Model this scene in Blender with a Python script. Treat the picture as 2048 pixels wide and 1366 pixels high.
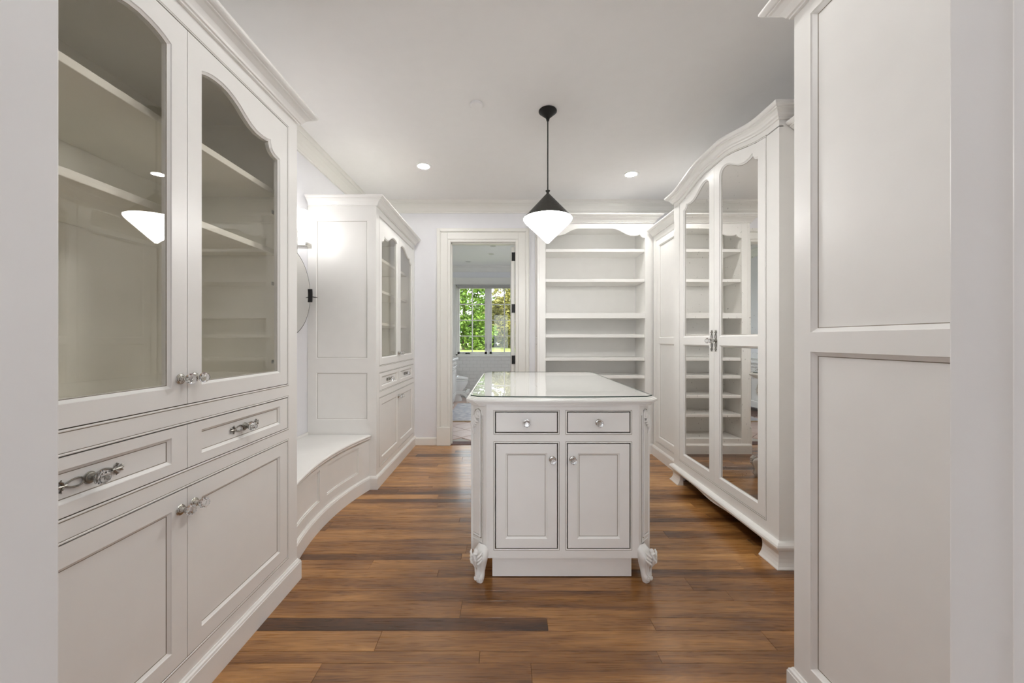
import bpy, bmesh, math, random
from mathutils import Vector, Matrix
random.seed(7)
PI = math.pi
for o in list(bpy.data.objects):
    bpy.data.objects.remove(o)
SC = bpy.context.scene
COL = SC.collection

# ------------------------------------------------------------------ camera, world, sun, exposure
F_PX = 770.0
VPX, VPY = 1012.0, 680.0          # vanishing point of the level camera in the 2048x1366 frame
CAM_H = 1.2
cam = bpy.data.cameras.new('camera')
cam.sensor_width = 36.0
cam.lens = F_PX * 36.0 / 2048.0
cam.shift_x = (1024 - VPX) / 2048.0
cam.shift_y = -(683 - VPY) / 2048.0
cam.clip_start = 0.02
camo = bpy.data.objects.new('camera', cam)
camo.location = (0, 0, CAM_H)
camo.rotation_euler = (PI / 2, 0, 0)
COL.objects.link(camo)
SC.camera = camo

world = bpy.data.worlds.new('world')
SC.world = world
world.use_nodes = True
wn = world.node_tree
bg = wn.nodes['Background']
bg.inputs[0].default_value = (0.90, 0.95, 1.0, 1)
bg.inputs[1].default_value = 1.3

sun = bpy.data.lights.new('sun', 'SUN')
sun.energy = 1.1
sun.angle = 0.01
sun.color = (1.0, 0.93, 0.80)
suno = bpy.data.objects.new('sun', sun)
suno.rotation_euler = (math.radians(42), 0, math.radians(28))
COL.objects.link(suno)

SC.view_settings.view_transform = 'Standard'
SC.view_settings.look = 'None'
SC.view_settings.exposure = 1.83
SC.view_settings.gamma = 1.0
SC.view_settings.use_curve_mapping = False
# light bounces in a white room
SC.cycles.diffuse_bounces = 7
SC.cycles.glossy_bounces = 4
SC.cycles.transmission_bounces = 6
SC.cycles.caustics_reflective = False
SC.cycles.caustics_refractive = False
SC.cycles.adaptive_threshold = 0.025
CAN_STRENGTH = 92.0
ADDED_CAN_STRENGTH = 38.0
PENDANT_STRENGTH = 14.0
SCONCE_STRENGTH = 3.2
LAMP_COLOR = (1.0, 0.988, 0.955)

# ------------------------------------------------------------------ materials
def new_mat(name):
    m = bpy.data.materials.new(name)
    m.use_nodes = True
    nt = m.node_tree
    return m, nt, nt.nodes['Principled BSDF'], nt.nodes, nt.links

def paint(name, col, rough=0.4, var=0.03, bump=0.02, scale=14.0, coat=0.0):
    m, nt, b, N, L = new_mat(name)
    tc = N.new('ShaderNodeTexCoord')
    no = N.new('ShaderNodeTexNoise'); no.inputs['Scale'].default_value = scale
    no.inputs['Detail'].default_value = 0
    L.new(tc.outputs['Object'], no.inputs['Vector'])
    mx = N.new('ShaderNodeMixRGB')
    mx.inputs[1].default_value = tuple(c * (1 - var) for c in col) + (1,)
    mx.inputs[2].default_value = tuple(min(1, c * (1 + var)) for c in col) + (1,)
    L.new(no.outputs['Fac'], mx.inputs[0]); L.new(mx.outputs[0], b.inputs['Base Color'])
    b.inputs['Roughness'].default_value = rough
    if coat: b.inputs['Coat Weight'].default_value = coat; b.inputs['Coat Roughness'].default_value = 0.1
    if bump >= 0.05:
        n2 = N.new('ShaderNodeTexNoise'); n2.inputs['Scale'].default_value = 160
        L.new(tc.outputs['Object'], n2.inputs['Vector'])
        bp = N.new('ShaderNodeBump'); bp.inputs['Strength'].default_value = bump; bp.inputs['Distance'].default_value = 0.002
        L.new(n2.outputs['Fac'], bp.inputs['Height']); L.new(bp.outputs[0], b.inputs['Normal'])
    return m

def metal(name, col, rough=0.25, metallic=1.0):
    m, nt, b, N, L = new_mat(name)
    tc = N.new('ShaderNodeTexCoord')
    no = N.new('ShaderNodeTexNoise'); no.inputs['Scale'].default_value = 60
    L.new(tc.outputs['Object'], no.inputs['Vector'])
    mr = N.new('ShaderNodeMapRange'); mr.inputs[3].default_value = rough * 0.8; mr.inputs[4].default_value = rough * 1.25
    L.new(no.outputs['Fac'], mr.inputs[0]); L.new(mr.outputs[0], b.inputs['Roughness'])
    b.inputs['Base Color'].default_value = col + (1,)
    b.inputs['Metallic'].default_value = metallic
    return m

def emit(name, col, strength, base=(0.9, 0.9, 0.9)):
    m, nt, b, N, L = new_mat(name)
    b.inputs['Base Color'].default_value = base + (1,)
    b.inputs['Roughness'].default_value = 0.3
    b.inputs['Emission Color'].default_value = col + (1,)
    b.inputs['Emission Strength'].default_value = strength
    return m

def pane_glass(name, tint=(0.96, 0.97, 0.95), ior=1.5, boost=1.0):
    # thin clear sheet: straight transmission plus fresnel reflection
    m = bpy.data.materials.new(name); m.use_nodes = True
    nt = m.node_tree; N = nt.nodes; L = nt.links
    N.clear()
    out = N.new('ShaderNodeOutputMaterial')
    tr = N.new('ShaderNodeBsdfTransparent'); tr.inputs[0].default_value = tint + (1,)
    gl = N.new('ShaderNodeBsdfGlossy'); gl.inputs['Roughness'].default_value = 0.0
    # schlick fresnel on |N.I|, the same from both sides of the sheet
    ge = N.new('ShaderNodeNewGeometry')
    dt = N.new('ShaderNodeVectorMath'); dt.operation = 'DOT_PRODUCT'
    L.new(ge.outputs['Normal'], dt.inputs[0]); L.new(ge.outputs['Incoming'], dt.inputs[1])
    def math_node(op, a, b=None):
        n = N.new('ShaderNodeMath'); n.operation = op
        for i, v in enumerate((a, b)):
            if v is None: continue
            if isinstance(v, (int, float)): n.inputs[i].default_value = v
            else: L.new(v, n.inputs[i])
        return n.outputs[0]
    f0 = ((ior-1)/(ior+1))**2; fk = 0.0 if ior == 1.0 else 1-f0
    c = math_node('ABSOLUTE', dt.outputs['Value'])
    p5 = math_node('POWER', math_node('SUBTRACT', 1.0, c), 5.0)
    fres = math_node('ADD', math_node('MULTIPLY', p5, fk), f0)
    mx = N.new('ShaderNodeMixShader')
    L.new(fres, mx.inputs[0])
    L.new(tr.outputs[0], mx.inputs[1]); L.new(gl.outputs[0], mx.inputs[2])
    L.new(mx.outputs[0], out.inputs[0])
    return m

M = {}
M['paint'] = paint('cabinet_paint', (0.83, 0.822, 0.80), 0.33, 0.015, 0.03)
M['inside'] = paint('cabinet_interior_paint', (0.86, 0.84, 0.775), 0.45, 0.02, 0.03)
M['glaze'] = paint('antique_glaze_and_gap_shade', (0.22, 0.19, 0.145), 0.6, 0.25, 0.0, 40)  # glaze lines; also colours the gap reveals dark in place of shade
M['wall'] = paint('wall_paint', (0.79, 0.79, 0.82), 0.6, 0.01, 0.03)
M['ceiling'] = paint('ceiling_paint', (0.86, 0.852, 0.85), 0.8, 0.01, 0.03)
M['trim'] = paint('trim_paint', (0.80, 0.79, 0.755), 0.35, 0.01, 0.02)
M['jamb'] = paint('jamb_paint', (0.82, 0.81, 0.785), 0.42, 0.015, 0.03)
M['black'] = metal('black_metal', (0.02, 0.02, 0.02), 0.45, 0.6)
M['bronze'] = metal('dark_shade_metal', (0.045, 0.043, 0.038), 0.5, 0.3)
M['nickel'] = metal('polished_nickel', (0.60, 0.585, 0.55), 0.16)
M['pewter'] = metal('antique_pewter', (0.34, 0.33, 0.30), 0.38)
M['steel'] = metal('satin_steel', (0.72, 0.72, 0.71), 0.3)
M['pane'] = pane_glass('cabinet_glass', (0.99, 0.985, 0.965), 1.62)
M['window_pane'] = pane_glass('window_glass', (0.97, 0.98, 0.98), 1.45)
M['top_glass'] = pane_glass('island_glass', (0.985, 0.99, 0.985), 1.5)
M['glass_under'] = pane_glass('island_glass_underside', (0.99, 0.99, 0.99), 1.0)
M['glass_edge'] = paint('glass_edge_green', (0.05, 0.075, 0.065), 0.15, 0.05, 0.0)
M['china'] = paint('white_china', (0.86, 0.86, 0.85), 0.12, 0.005, 0.0)
M['plastic'] = paint('white_plastic', (0.84, 0.84, 0.82), 0.3, 0.005, 0.0)
M['marble'] = paint('white_marble', (0.85, 0.85, 0.85), 0.15, 0.05, 0.0, 6)
M['bath_tile'] = paint('white_wall_tile', (0.77, 0.76, 0.74), 0.22, 0.02, 0.0, 5)
M['grout'] = paint('tile_grout', (0.55, 0.53, 0.50), 0.8, 0.05, 0.05)
M['shade_fabric'] = paint('roller_shade_fabric', (0.42, 0.41, 0.40), 0.8, 0.05, 0.05)
M['dark_wood'] = paint('dark_threshold_wood', (0.13, 0.065, 0.055), 0.6, 0.3, 0.05, 20)
M['trunk'] = paint('tree_bark', (0.14, 0.10, 0.07), 0.9, 0.3, 0.3, 6)
M['lawn'] = paint('lawn_grass', (0.22, 0.26, 0.06), 0.9, 0.25, 0.3, 0.6)
M['can_lens'] = emit('can_light_lens', LAMP_COLOR, CAN_STRENGTH)
M['added_can_lens'] = emit('added_can_light_lens', LAMP_COLOR, ADDED_CAN_STRENGTH)
M['opal'] = emit('opal_glass_glow', (1.0, 0.985, 0.96), PENDANT_STRENGTH)
M['sconce'] = emit('sconce_glass_glow', (1.0, 0.985, 0.96), SCONCE_STRENGTH)
M['can_off'] = paint('unlit_lens', (0.55, 0.54, 0.52), 0.5, 0.02, 0)

def crystal():
    m, nt, b, N, L = new_mat('cut_crystal')
    b.inputs['Base Color'].default_value = (0.97, 0.98, 1.0, 1)
    b.inputs['Transmission Weight'].default_value = 1.0
    b.inputs['Roughness'].default_value = 0.02
    b.inputs['IOR'].default_value = 1.5
    return m
M['crystal'] = crystal()

def mirror_mat(name, specks):
    m, nt, b, N, L = new_mat(name)
    b.inputs['Metallic'].default_value = 1.0
    b.inputs['Roughness'].default_value = 0.0
    b.inputs['Base Color'].default_value = (0.80, 0.79, 0.77, 1)
    if specks:
        tc = N.new('ShaderNodeTexCoord')
        no = N.new('ShaderNodeTexNoise'); no.inputs['Scale'].default_value = 55; no.inputs['Detail'].default_value = 2
        L.new(tc.outputs['Object'], no.inputs['Vector'])
        cr = N.new('ShaderNodeValToRGB')
        cr.color_ramp.elements[0].position = 0.24; cr.color_ramp.elements[0].color = (0.35, 0.34, 0.33, 1)
        cr.color_ramp.elements[1].position = 0.30; cr.color_ramp.elements[1].color = (0.82, 0.805, 0.78, 1)
        L.new(no.outputs['Fac'], cr.inputs[0]); L.new(cr.outputs[0], b.inputs['Base Color'])
    return m
M['mirror'] = mirror_mat('antiqued_mirror', True)
M['mirror_plain'] = mirror_mat('plain_mirror', False)

def wood_floor():
    m, nt, b, N, L = new_mat('oak_plank')
    tc = N.new('ShaderNodeTexCoord'); oi = N.new('ShaderNodeObjectInfo')
    sep = N.new('ShaderNodeSeparateColor'); L.new(oi.outputs['Color'], sep.inputs[0])
    seed = N.new('ShaderNodeMath'); seed.operation = 'MULTIPLY'; seed.inputs[1].default_value = 37.0
    L.new(oi.outputs['Random'], seed.inputs[0])
    cmb = N.new('ShaderNodeCombineXYZ')
    for i in range(3): L.new(seed.outputs[0], cmb.inputs[i])
    add = N.new('ShaderNodeVectorMath'); add.operation = 'ADD'
    L.new(tc.outputs['Object'], add.inputs[0]); L.new(cmb.outputs[0], add.inputs[1])
    def noise(sx, sy, scale, detail, dist=0.0):
        mp = N.new('ShaderNodeMapping'); mp.inputs['Scale'].default_value = (sx, sy, 1)
        L.new(add.outputs[0], mp.inputs[0])
        n = N.new('ShaderNodeTexNoise'); n.inputs['Scale'].default_value = scale
        n.inputs['Detail'].default_value = detail; n.inputs['Distortion'].default_value = dist
        L.new(mp.outputs[0], n.inputs['Vector']); return n.outputs['Fac']
    broad = noise(0.7, 7.0, 2.2, 3, 0.4)       # heartwood / sapwood streaks
    fine = noise(4.0, 150.0, 1.6, 4)           # pores
    cath = noise(1.0, 9.0, 2.0, 2, 0.3)
    wv = N.new('ShaderNodeMath'); wv.operation = 'MULTIPLY'; wv.inputs[1].default_value = 70.0
    L.new(cath, wv.inputs[0])
    sn = N.new('ShaderNodeMath'); sn.operation = 'SINE'; L.new(wv.outputs[0], sn.inputs[0])
    # tone = plank tone + streaks + grain
    def madd(a, k, c):
        n = N.new('ShaderNodeMath'); n.operation = 'MULTIPLY_ADD'
        L.new(a, n.inputs[0]); n.inputs[1].default_value = k
        if isinstance(c, float): n.inputs[2].default_value = c
        else: L.new(c, n.inputs[2])
        return n.outputs[0]
    t = madd(broad, 0.95, -0.475)
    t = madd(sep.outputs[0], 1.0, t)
    t = madd(fine, 0.40, t)
    t = madd(sn.outputs[0], 0.045, t)
    t = madd(t, 1.0, -0.19)
    cr = N.new('ShaderNodeValToRGB'); e = cr.color_ramp.elements
    e[0].position = 0.0; e[0].color = (0.040, 0.015, 0.0045, 1)
    e[1].position = 1.0; e[1].color = (0.66, 0.36, 0.13, 1)
    for p, c in ((0.25, (0.115, 0.045, 0.013)), (0.5, (0.255, 0.112, 0.032)), (0.75, (0.45, 0.22, 0.07))):
        x = e.new(p); x.color = c + (1,)
    L.new(t, cr.inputs[0])
    # knots
    vo = N.new('ShaderNodeTexVoronoi'); vo.inputs['Scale'].default_value = 1.0
    mp = N.new('ShaderNodeMapping'); mp.inputs['Scale'].default_value = (1.6, 4.5, 1); L.new(add.outputs[0], mp.inputs[0]); L.new(mp.outputs[0], vo.inputs['Vector'])
    kr = N.new('ShaderNodeMapRange'); kr.inputs[1].default_value = 0.015; kr.inputs[2].default_value = 0.05; kr.inputs[3].default_value = 0.85; kr.inputs[4].default_value = 0.0
    L.new(vo.outputs['Distance'], kr.inputs[0])
    mk = N.new('ShaderNodeMixRGB'); mk.inputs[2].default_value = (0.02, 0.009, 0.004, 1)
    L.new(kr.outputs[0], mk.inputs[0]); L.new(cr.outputs[0], mk.inputs[1])
    L.new(mk.outputs[0], b.inputs['Base Color'])
    rr = N.new('ShaderNodeMapRange'); rr.inputs[3].default_value = 0.22; rr.inputs[4].default_value = 0.36
    L.new(fine, rr.inputs[0]); L.new(rr.outputs[0], b.inputs['Roughness'])
    bp = N.new('ShaderNodeBump'); bp.inputs['Strength'].default_value = 0.12; bp.inputs['Distance'].default_value = 0.001
    L.new(fine, bp.inputs['Height']); L.new(bp.outputs[0], b.inputs['Normal'])
    b.inputs['Coat Weight'].default_value = 0.35; b.inputs['Coat Roughness'].default_value = 0.14
    return m
M['oak'] = wood_floor()

def tile_mat():
    m, nt, b, N, L = new_mat('terracotta_tile')
    oi = N.new('ShaderNodeObjectInfo'); tc = N.new('ShaderNodeTexCoord')
    no = N.new('ShaderNodeTexNoise'); no.inputs['Scale'].default_value = 9; no.inputs['Detail'].default_value = 4
    L.new(tc.outputs['Object'], no.inputs['Vector'])
    ad = N.new('ShaderNodeMath'); ad.operation = 'MULTIPLY_ADD'; ad.inputs[1].default_value = 0.5
    L.new(oi.outputs['Random'], ad.inputs[0]); L.new(no.outputs['Fac'], ad.inputs[2])
    cr = N.new('ShaderNodeValToRGB')
    cr.color_ramp.elements[0].position = 0.3; cr.color_ramp.elements[0].color = (0.60, 0.43, 0.37, 1)
    cr.color_ramp.elements[1].position = 1.0; cr.color_ramp.elements[1].color = (0.78, 0.63, 0.57, 1)
    L.new(ad.outputs[0], cr.inputs[0]); L.new(cr.outputs[0], b.inputs['Base Color'])
    b.inputs['Roughness'].default_value = 0.35
    return m
M['terracotta'] = tile_mat()

def rug_mat():
    m, nt, b, N, L = new_mat('rug_wool')
    tc = N.new('ShaderNodeTexCoord')
    no = N.new('ShaderNodeTexNoise'); no.inputs['Scale'].default_value = 11; no.inputs['Detail'].default_value = 6
    L.new(tc.outputs['Object'], no.inputs['Vector'])
    cr = N.new('ShaderNodeValToRGB')
    cr.color_ramp.elements[0].position = 0.35; cr.color_ramp.elements[0].color = (0.55, 0.56, 0.62, 1)
    cr.color_ramp.elements[1].position = 0.65; cr.color_ramp.elements[1].color = (0.80, 0.79, 0.81, 1)
    L.new(no.outputs['Fac'], cr.inputs[0]); L.new(cr.outputs[0], b.inputs['Base Color'])
    b.inputs['Roughness'].default_value = 0.95
    n2 = N.new('ShaderNodeTexNoise'); n2.inputs['Scale'].default_value = 90
    L.new(tc.outputs['Object'], n2.inputs['Vector'])
    bp = N.new('ShaderNodeBump'); bp.inputs['Strength'].default_value = 0.6; bp.inputs['Distance'].default_value = 0.01
    L.new(n2.outputs['Fac'], bp.inputs['Height']); L.new(bp.outputs[0], b.inputs['Normal'])
    return m
M['rug'] = rug_mat()
M['rug_edge'] = paint('rug_binding', (0.55, 0.42, 0.28), 0.9, 0.1, 0.1)

def leaf_mat(name, c0, c1):
    m, nt, b, N, L = new_mat(name)
    tc = N.new('ShaderNodeTexCoord')
    no = N.new('ShaderNodeTexNoise'); no.inputs['Scale'].default_value = 1.3; no.inputs['Detail'].default_value = 5
    L.new(tc.outputs['Object'], no.inputs['Vector'])
    cr = N.new('ShaderNodeValToRGB')
    cr.color_ramp.elements[0].position = 0.3; cr.color_ramp.elements[0].color = c0 + (1,)
    cr.color_ramp.elements[1].position = 0.7; cr.color_ramp.elements[1].color = c1 + (1,)
    L.new(no.outputs['Fac'], cr.inputs[0]); L.new(cr.outputs[0], b.inputs['Base Color'])
    b.inputs['Roughness'].default_value = 0.6
    b.inputs['Transmission Weight'].default_value = 0.0
    b.inputs['Subsurface Weight'].default_value = 0.0
    return m
M['leaf_green'] = leaf_mat('green_leaves', (0.07, 0.17, 0.015), (0.24, 0.36, 0.05))
M['leaf_olive'] = leaf_mat('olive_leaves', (0.13, 0.13, 0.025), (0.42, 0.38, 0.09))
M['leaf_dark'] = leaf_mat('dark_leaves', (0.05, 0.10, 0.02), (0.16, 0.24, 0.05))

# ------------------------------------------------------------------ mesh helpers
class MB:
    def __init__(s): s.v = []; s.f = []; s.m = []; s.s = []
    def add(s, vs, fs, m=0, sm=False):
        n = len(s.v); s.v += [tuple(v) for v in vs]
        for f in fs:
            s.f.append(tuple(i + n for i in f)); s.m.append(m); s.s.append(sm)
        return s
    def box(s, x0, x1, y0, y1, z0, z1, m=0):
        return s.add([(x0,y0,z0),(x1,y0,z0),(x1,y1,z0),(x0,y1,z0),(x0,y0,z1),(x1,y0,z1),(x1,y1,z1),(x0,y1,z1)],
              [(0,3,2,1),(4,5,6,7),(0,1,5,4),(1,2,6,5),(2,3,7,6),(3,0,4,7)], m)
    def strip(s, lower, upper, y0, y1, m=0):       # solid between two (x,z) polylines, front y0, back y1
        n = len(lower)
        vs = [(x,y0,z) for x,z in lower] + [(x,y0,z) for x,z in upper] + [(x,y1,z) for x,z in lower] + [(x,y1,z) for x,z in upper]
        fs = []
        for i in range(n-1):
            fs += [(i,i+1,n+i+1,n+i),(2*n+i,3*n+i,3*n+i+1,2*n+i+1),(i,2*n+i,2*n+i+1,i+1),(n+i,n+i+1,3*n+i+1,3*n+i)]
        fs += [(0,n,3*n,2*n),(n-1,3*n-1,4*n-1,2*n-1)]
        return s.add(vs, fs, m)
    def ring(s, A, B, m=0, sm=False):               # quads between two closed 3d loops
        n = len(A)
        return s.add(list(A)+list(B), [(i,(i+1)%n,n+(i+1)%n,n+i) for i in range(n)], m, sm)
    def prism(s, poly, z0, z1, m=0):
        n = len(poly)
        vs = [(x,y,z0) for x,y in poly]+[(x,y,z1) for x,y in poly]
        return s.add(vs, [tuple(range(n-1,-1,-1)), tuple(range(n,2*n))]+[(i,(i+1)%n,n+(i+1)%n,n+i) for i in range(n)], m)
    def sweep(s, path, prof, m=0, closed=False, sm=False):   # outward = right of travel; path (x,y[,dz]); prof (o,z)
        P = [Vector((p[0],p[1])) for p in path]; dz = [p[2] if len(p)>2 else 0 for p in path]
        n = len(P); k = len(prof); vs = []
        for i in range(n):
            a = P[i]-P[i-1] if (i>0 or closed) else P[1]-P[0]
            b = P[(i+1)%n]-P[i] if (i<n-1 or closed) else P[-1]-P[-2]
            a.normalize(); b.normalize()
            na = Vector((a.y,-a.x)); nb = Vector((b.y,-b.x))
            mm = (na+nb)/max(0.25, 1+na.dot(nb))
            for o,z in prof: vs.append((P[i].x+mm.x*o, P[i].y+mm.y*o, z+dz[i]))
        fs = []
        for i in range(n if closed else n-1):
            j = (i+1)%n
            for q in range(k):
                r = (q+1)%k
                fs.append((i*k+q, j*k+q, j*k+r, i*k+r))
        if not closed: fs += [tuple(range(k)), tuple((n-1)*k+q for q in range(k-1,-1,-1))]
        return s.add(vs, fs, m, sm)
    def lathe(s, prof, n=24, c=(0,0,0), axis='z', m=0, sm=True, squash=(1,1)):   # prof (r, h); axis 'z' or '-y'
        k = len(prof); vs = []
        for i in range(n):
            a = 2*PI*i/n; ca, sa = math.cos(a)*squash[0], math.sin(a)*squash[1]
            for r,h in prof:
                if axis == 'z': vs.append((c[0]+r*ca, c[1]+r*sa, c[2]+h))
                elif axis == '-y': vs.append((c[0]+r*ca, c[1]-h, c[2]+r*sa))
                else: vs.append((c[0]+h, c[1]+r*ca, c[2]+r*sa))
        fs = []
        for i in range(n):
            j = (i+1)%n
            for q in range(k-1): fs.append((i*k+q, j*k+q, j*k+q+1, i*k+q+1))
        if prof[0][0] > 1e-6: fs.append(tuple(i*k for i in range(n-1,-1,-1)))
        if prof[-1][0] > 1e-6: fs.append(tuple(i*k+k-1 for i in range(n)))
        return s.add(vs, fs, m, sm)
    def tube(s, pts, r, n=8, m=0, flat=1.0, up=None, sm=True):
        P = [Vector(p) for p in pts]; k = len(P); vs = []
        R = r if isinstance(r,(list,tuple)) else [r]*k
        ref = Vector(up) if up else None
        for i in range(k):
            t = (P[min(i+1,k-1)]-P[max(i-1,0)]).normalized()
            u = ref if ref else (Vector((0,0,1)) if abs(t.z)<0.9 else Vector((1,0,0)))
            a = t.cross(u)
            if a.length < 1e-5: a = t.cross(Vector((0.3,0.9,0.2)))
            a.normalize(); b = a.cross(t).normalized()
            for q in range(n):
                an = 2*PI*q/n
                vs.append(P[i] + a*(math.cos(an)*R[i]) + b*(math.sin(an)*R[i]*flat))
        fs = [(i*n+q, i*n+(q+1)%n, (i+1)*n+(q+1)%n, (i+1)*n+q) for i in range(k-1) for q in range(n)]
        fs += [tuple(range(n-1,-1,-1)), tuple((k-1)*n+q for q in range(n))]
        return s.add(vs, fs, m, sm)
    def xform(s, Mx): s.v = [tuple(Mx @ Vector(v)) for v in s.v]; return s
    def merge(s, o, Mx=None):
        vs = [tuple(Mx @ Vector(v)) for v in o.v] if Mx else o.v
        n = len(s.v); s.v += vs
        for f,m,sm in zip(o.f,o.m,o.s): s.f.append(tuple(i+n for i in f)); s.m.append(m); s.s.append(sm)
        return s
    def mesh(s, name, mats):
        me = bpy.data.meshes.new(name); me.from_pydata(s.v, [], s.f)
        for m in mats: me.materials.append(M[m])
        me.polygons.foreach_set('material_index', s.m)
        me.polygons.foreach_set('use_smooth', s.s)
        bm = bmesh.new(); bm.from_mesh(me); bmesh.ops.recalc_face_normals(bm, faces=bm.faces)
        for e in bm.edges:
            if len(e.link_faces) == 2 and e.calc_face_angle(0) > 0.6: e.smooth = False
        bm.to_mesh(me); bm.free()
        return me
    def build(s, name, mats, parent=None, loc=None, bev=0.0, Mx=None):
        if Mx is not None: s.xform(Mx)
        if isinstance(mats, str): mats = [mats]
        return place(name, s.mesh(name, mats), parent, loc, bev)

def place(name, me, parent=None, loc=None, bev=0.0, rot=None):
    o = bpy.data.objects.new(name, me); COL.objects.link(o)
    if parent: o.parent = parent
    if loc: o.location = loc
    if rot: o.rotation_euler = rot
    if bev:
        b = o.modifiers.new('bevel','BEVEL'); b.width = bev; b.segments = 2; b.limit_method = 'ANGLE'; b.angle_limit = 0.7
    return o

def thing(name, label, cat, loc=(0,0,0), rz=0.0, group=None):
    o = bpy.data.objects.new(name, None); COL.objects.link(o); o.empty_display_size = 0.1
    o.location = loc; o.rotation_euler = (0,0,rz)
    tag(o, label, cat, group); return o
def tag(o, label, cat=None, group=None):
    o['label'] = label
    if cat: o['category'] = cat
    if group: o['group'] = group
    return o
def struct(o, label=None, cat=None):
    o['kind'] = 'structure'
    if label: o['label'] = label
    if cat: o['category'] = cat
    return o

def inset(loop, d):                    # ccw (x,z) loop, moved inward by d
    n = len(loop); out = []
    for i in range(n):
        p = Vector(loop[i]); a = (p-Vector(loop[i-1])); b = (Vector(loop[(i+1)%n])-p)
        if a.length < 1e-7: a = b
        if b.length < 1e-7: b = a
        a = a.normalized(); b = b.normalized()
        na = Vector((-a.y,a.x)); nb = Vector((-b.y,b.x))
        mm = (na+nb)/max(0.45,1+na.dot(nb))
        q = p+mm*d; out.append((q.x,q.y))
    return out

ARCH_A = [(0,-.024),(.05,-.013),(.1,-.006),(.15,-.002),(.22,0),(.29,-.003),(.36,-.012),(.43,-.026),(.5,-.045),(.57,-.06),(.65,-.069),(.73,-.069),(.8,-.065),(.845,-.056),(.852,-.075),(.865,-.09),(.885,-.1),(.92,-.108),(1,-.113)]
ARCH_B = [(0,-.05),(.01,-.033),(.04,-.016),(.09,-.004),(.15,0),(.22,-.003),(.3,-.014),(.4,-.035),(.5,-.058),(.6,-.073),(.7,-.078),(.8,-.074),(.86,-.066),(.88,-.062),(.888,-.078),(.9,-.09),(.93,-.1),(1,-.105)]

def arch_pts(x0, x1, peak, arch, flip):   # ascending x; inner edge of the pair is x0 unless flip
    pts = []
    for t,dz in arch:
        x = x1-(x1-x0)*t if flip else x0+(x1-x0)*t
        pts.append((x, peak+dz))
    return pts[::-1] if flip else pts

def framed(parent, name, x0, x1, z0, z1, stile, openings, y=0.0, thick=0.022, bev=0.009, bdep=0.008,
           fill='panel', ztop=None, Mx=None, glaze=True, fill_name=None, panel_mat='paint'):
    """openings: list of (za, zb, arch_points or None). Returns the frame object; fills are its children."""
    mb = MB(); xi0, xi1 = x0+stile, x1-stile
    zt = ztop if ztop else (lambda x: z1)
    y1 = y+thick
    N = 10
    mb.strip([(x0,z0),(xi0,z0)], [(x0,zt(x0)),(xi0,zt(xi0))], y, y1)
    mb.strip([(xi1,z0),(x1,z0)], [(xi1,zt(xi1)),(x1,zt(x1))], y, y1)
    zc = z0; fills = []
    for i,(za,zb,ap) in enumerate(openings):
        mb.box(xi0, xi1, y, y1, zc, za)
        if ap is None:
            loop = [(xi0,za),(xi1,za),(xi1,zb),(xi0,zb)]; zc = zb
        else:
            loop = [(xi0,za),(xi1,za)] + ap[::-1]
            mb.strip(ap, [(x,zt(x)) for x,_ in ap], y, y1); zc = None
        l1 = inset(loop, bev); l2 = inset(loop, bev+0.0022)
        mb.ring([(x,y,z) for x,z in loop], [(x,y+bdep*.35,z) for x,z in inset(loop,.0018)])
        mb.ring([(x,y+bdep*.35,z) for x,z in inset(loop,.0018)], [(x,y+bdep,z) for x,z in l1])
        mb.ring([(x,y+bdep,z) for x,z in l1], [(x,y+bdep+.001,z) for x,z in l2], 1 if glaze else 0)
        mb.ring([(x,y+bdep+.001,z) for x,z in l2], [(x,y1,z) for x,z in l2])
        fills.append(l2)
    if zc is not None:
        if ztop:
            xs = [xi0+(xi1-xi0)*k/N for k in range(N+1)]
            mb.strip([(x,zc) for x in xs], [(x,zt(x)) for x in xs], y, y1)
        else: mb.box(xi0, xi1, y, y1, zc, z1)
    fo = mb.build(name, ['paint','glaze'], parent, Mx=Mx)
    for l2 in fills:
        L = inset(l2, -0.003)
        pb = MB(); n = len(L)
        if fill == 'panel': ya, yb, mat, nm = y+bdep+.0012, y+bdep+.009, panel_mat, 'panel'
        elif fill == 'glass': ya, yb, mat, nm = y+bdep+.003, y+bdep+.007, 'pane', 'glass_pane'
        else: ya, yb, mat, nm = y+bdep+.002, y+bdep+.007, 'mirror', 'mirror_panel'
        vs = [(x,ya,z) for x,z in L]+[(x,yb,z) for x,z in L]
        pb.add(vs, [tuple(range(n)), tuple(range(2*n-1,n-1,-1))]+[(i,(i+1)%n,n+(i+1)%n,n+i) for i in range(n)])
        pb.build(fill_name or nm, mat, fo, Mx=Mx)
    return fo

def bead(mb, x0, x1, z0, z1, y=0.0, ztop=None):   # cock bead with a glaze line round an opening
    def loop(d, yy):
        if ztop:
            xs = [x1+d-(x1-x0+2*d)*k/12 for k in range(13)]
            return [(x0-d,yy,z0-d),(x1+d,yy,z0-d)]+[(x,yy,ztop(x)+d) for x in xs]
        return [(x0-d,yy,z0-d),(x1+d,yy,z0-d),(x1+d,yy,z1+d),(x0-d,yy,z1+d)]
    mb.ring(loop(-.0003,y+.001), loop(-.0003,y+.024), 1)   # dark band painted for the shade in the door gap
    mb.ring(loop(0,y), loop(.0012,y-.0014)); mb.ring(loop(.0012,y-.0014), loop(.0042,y-.0014))
    mb.ring(loop(.0042,y-.0014), loop(.0055,y-.0003)); mb.ring(loop(.0055,y-.0003), loop(.0075,y-.0003), 1)

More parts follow.
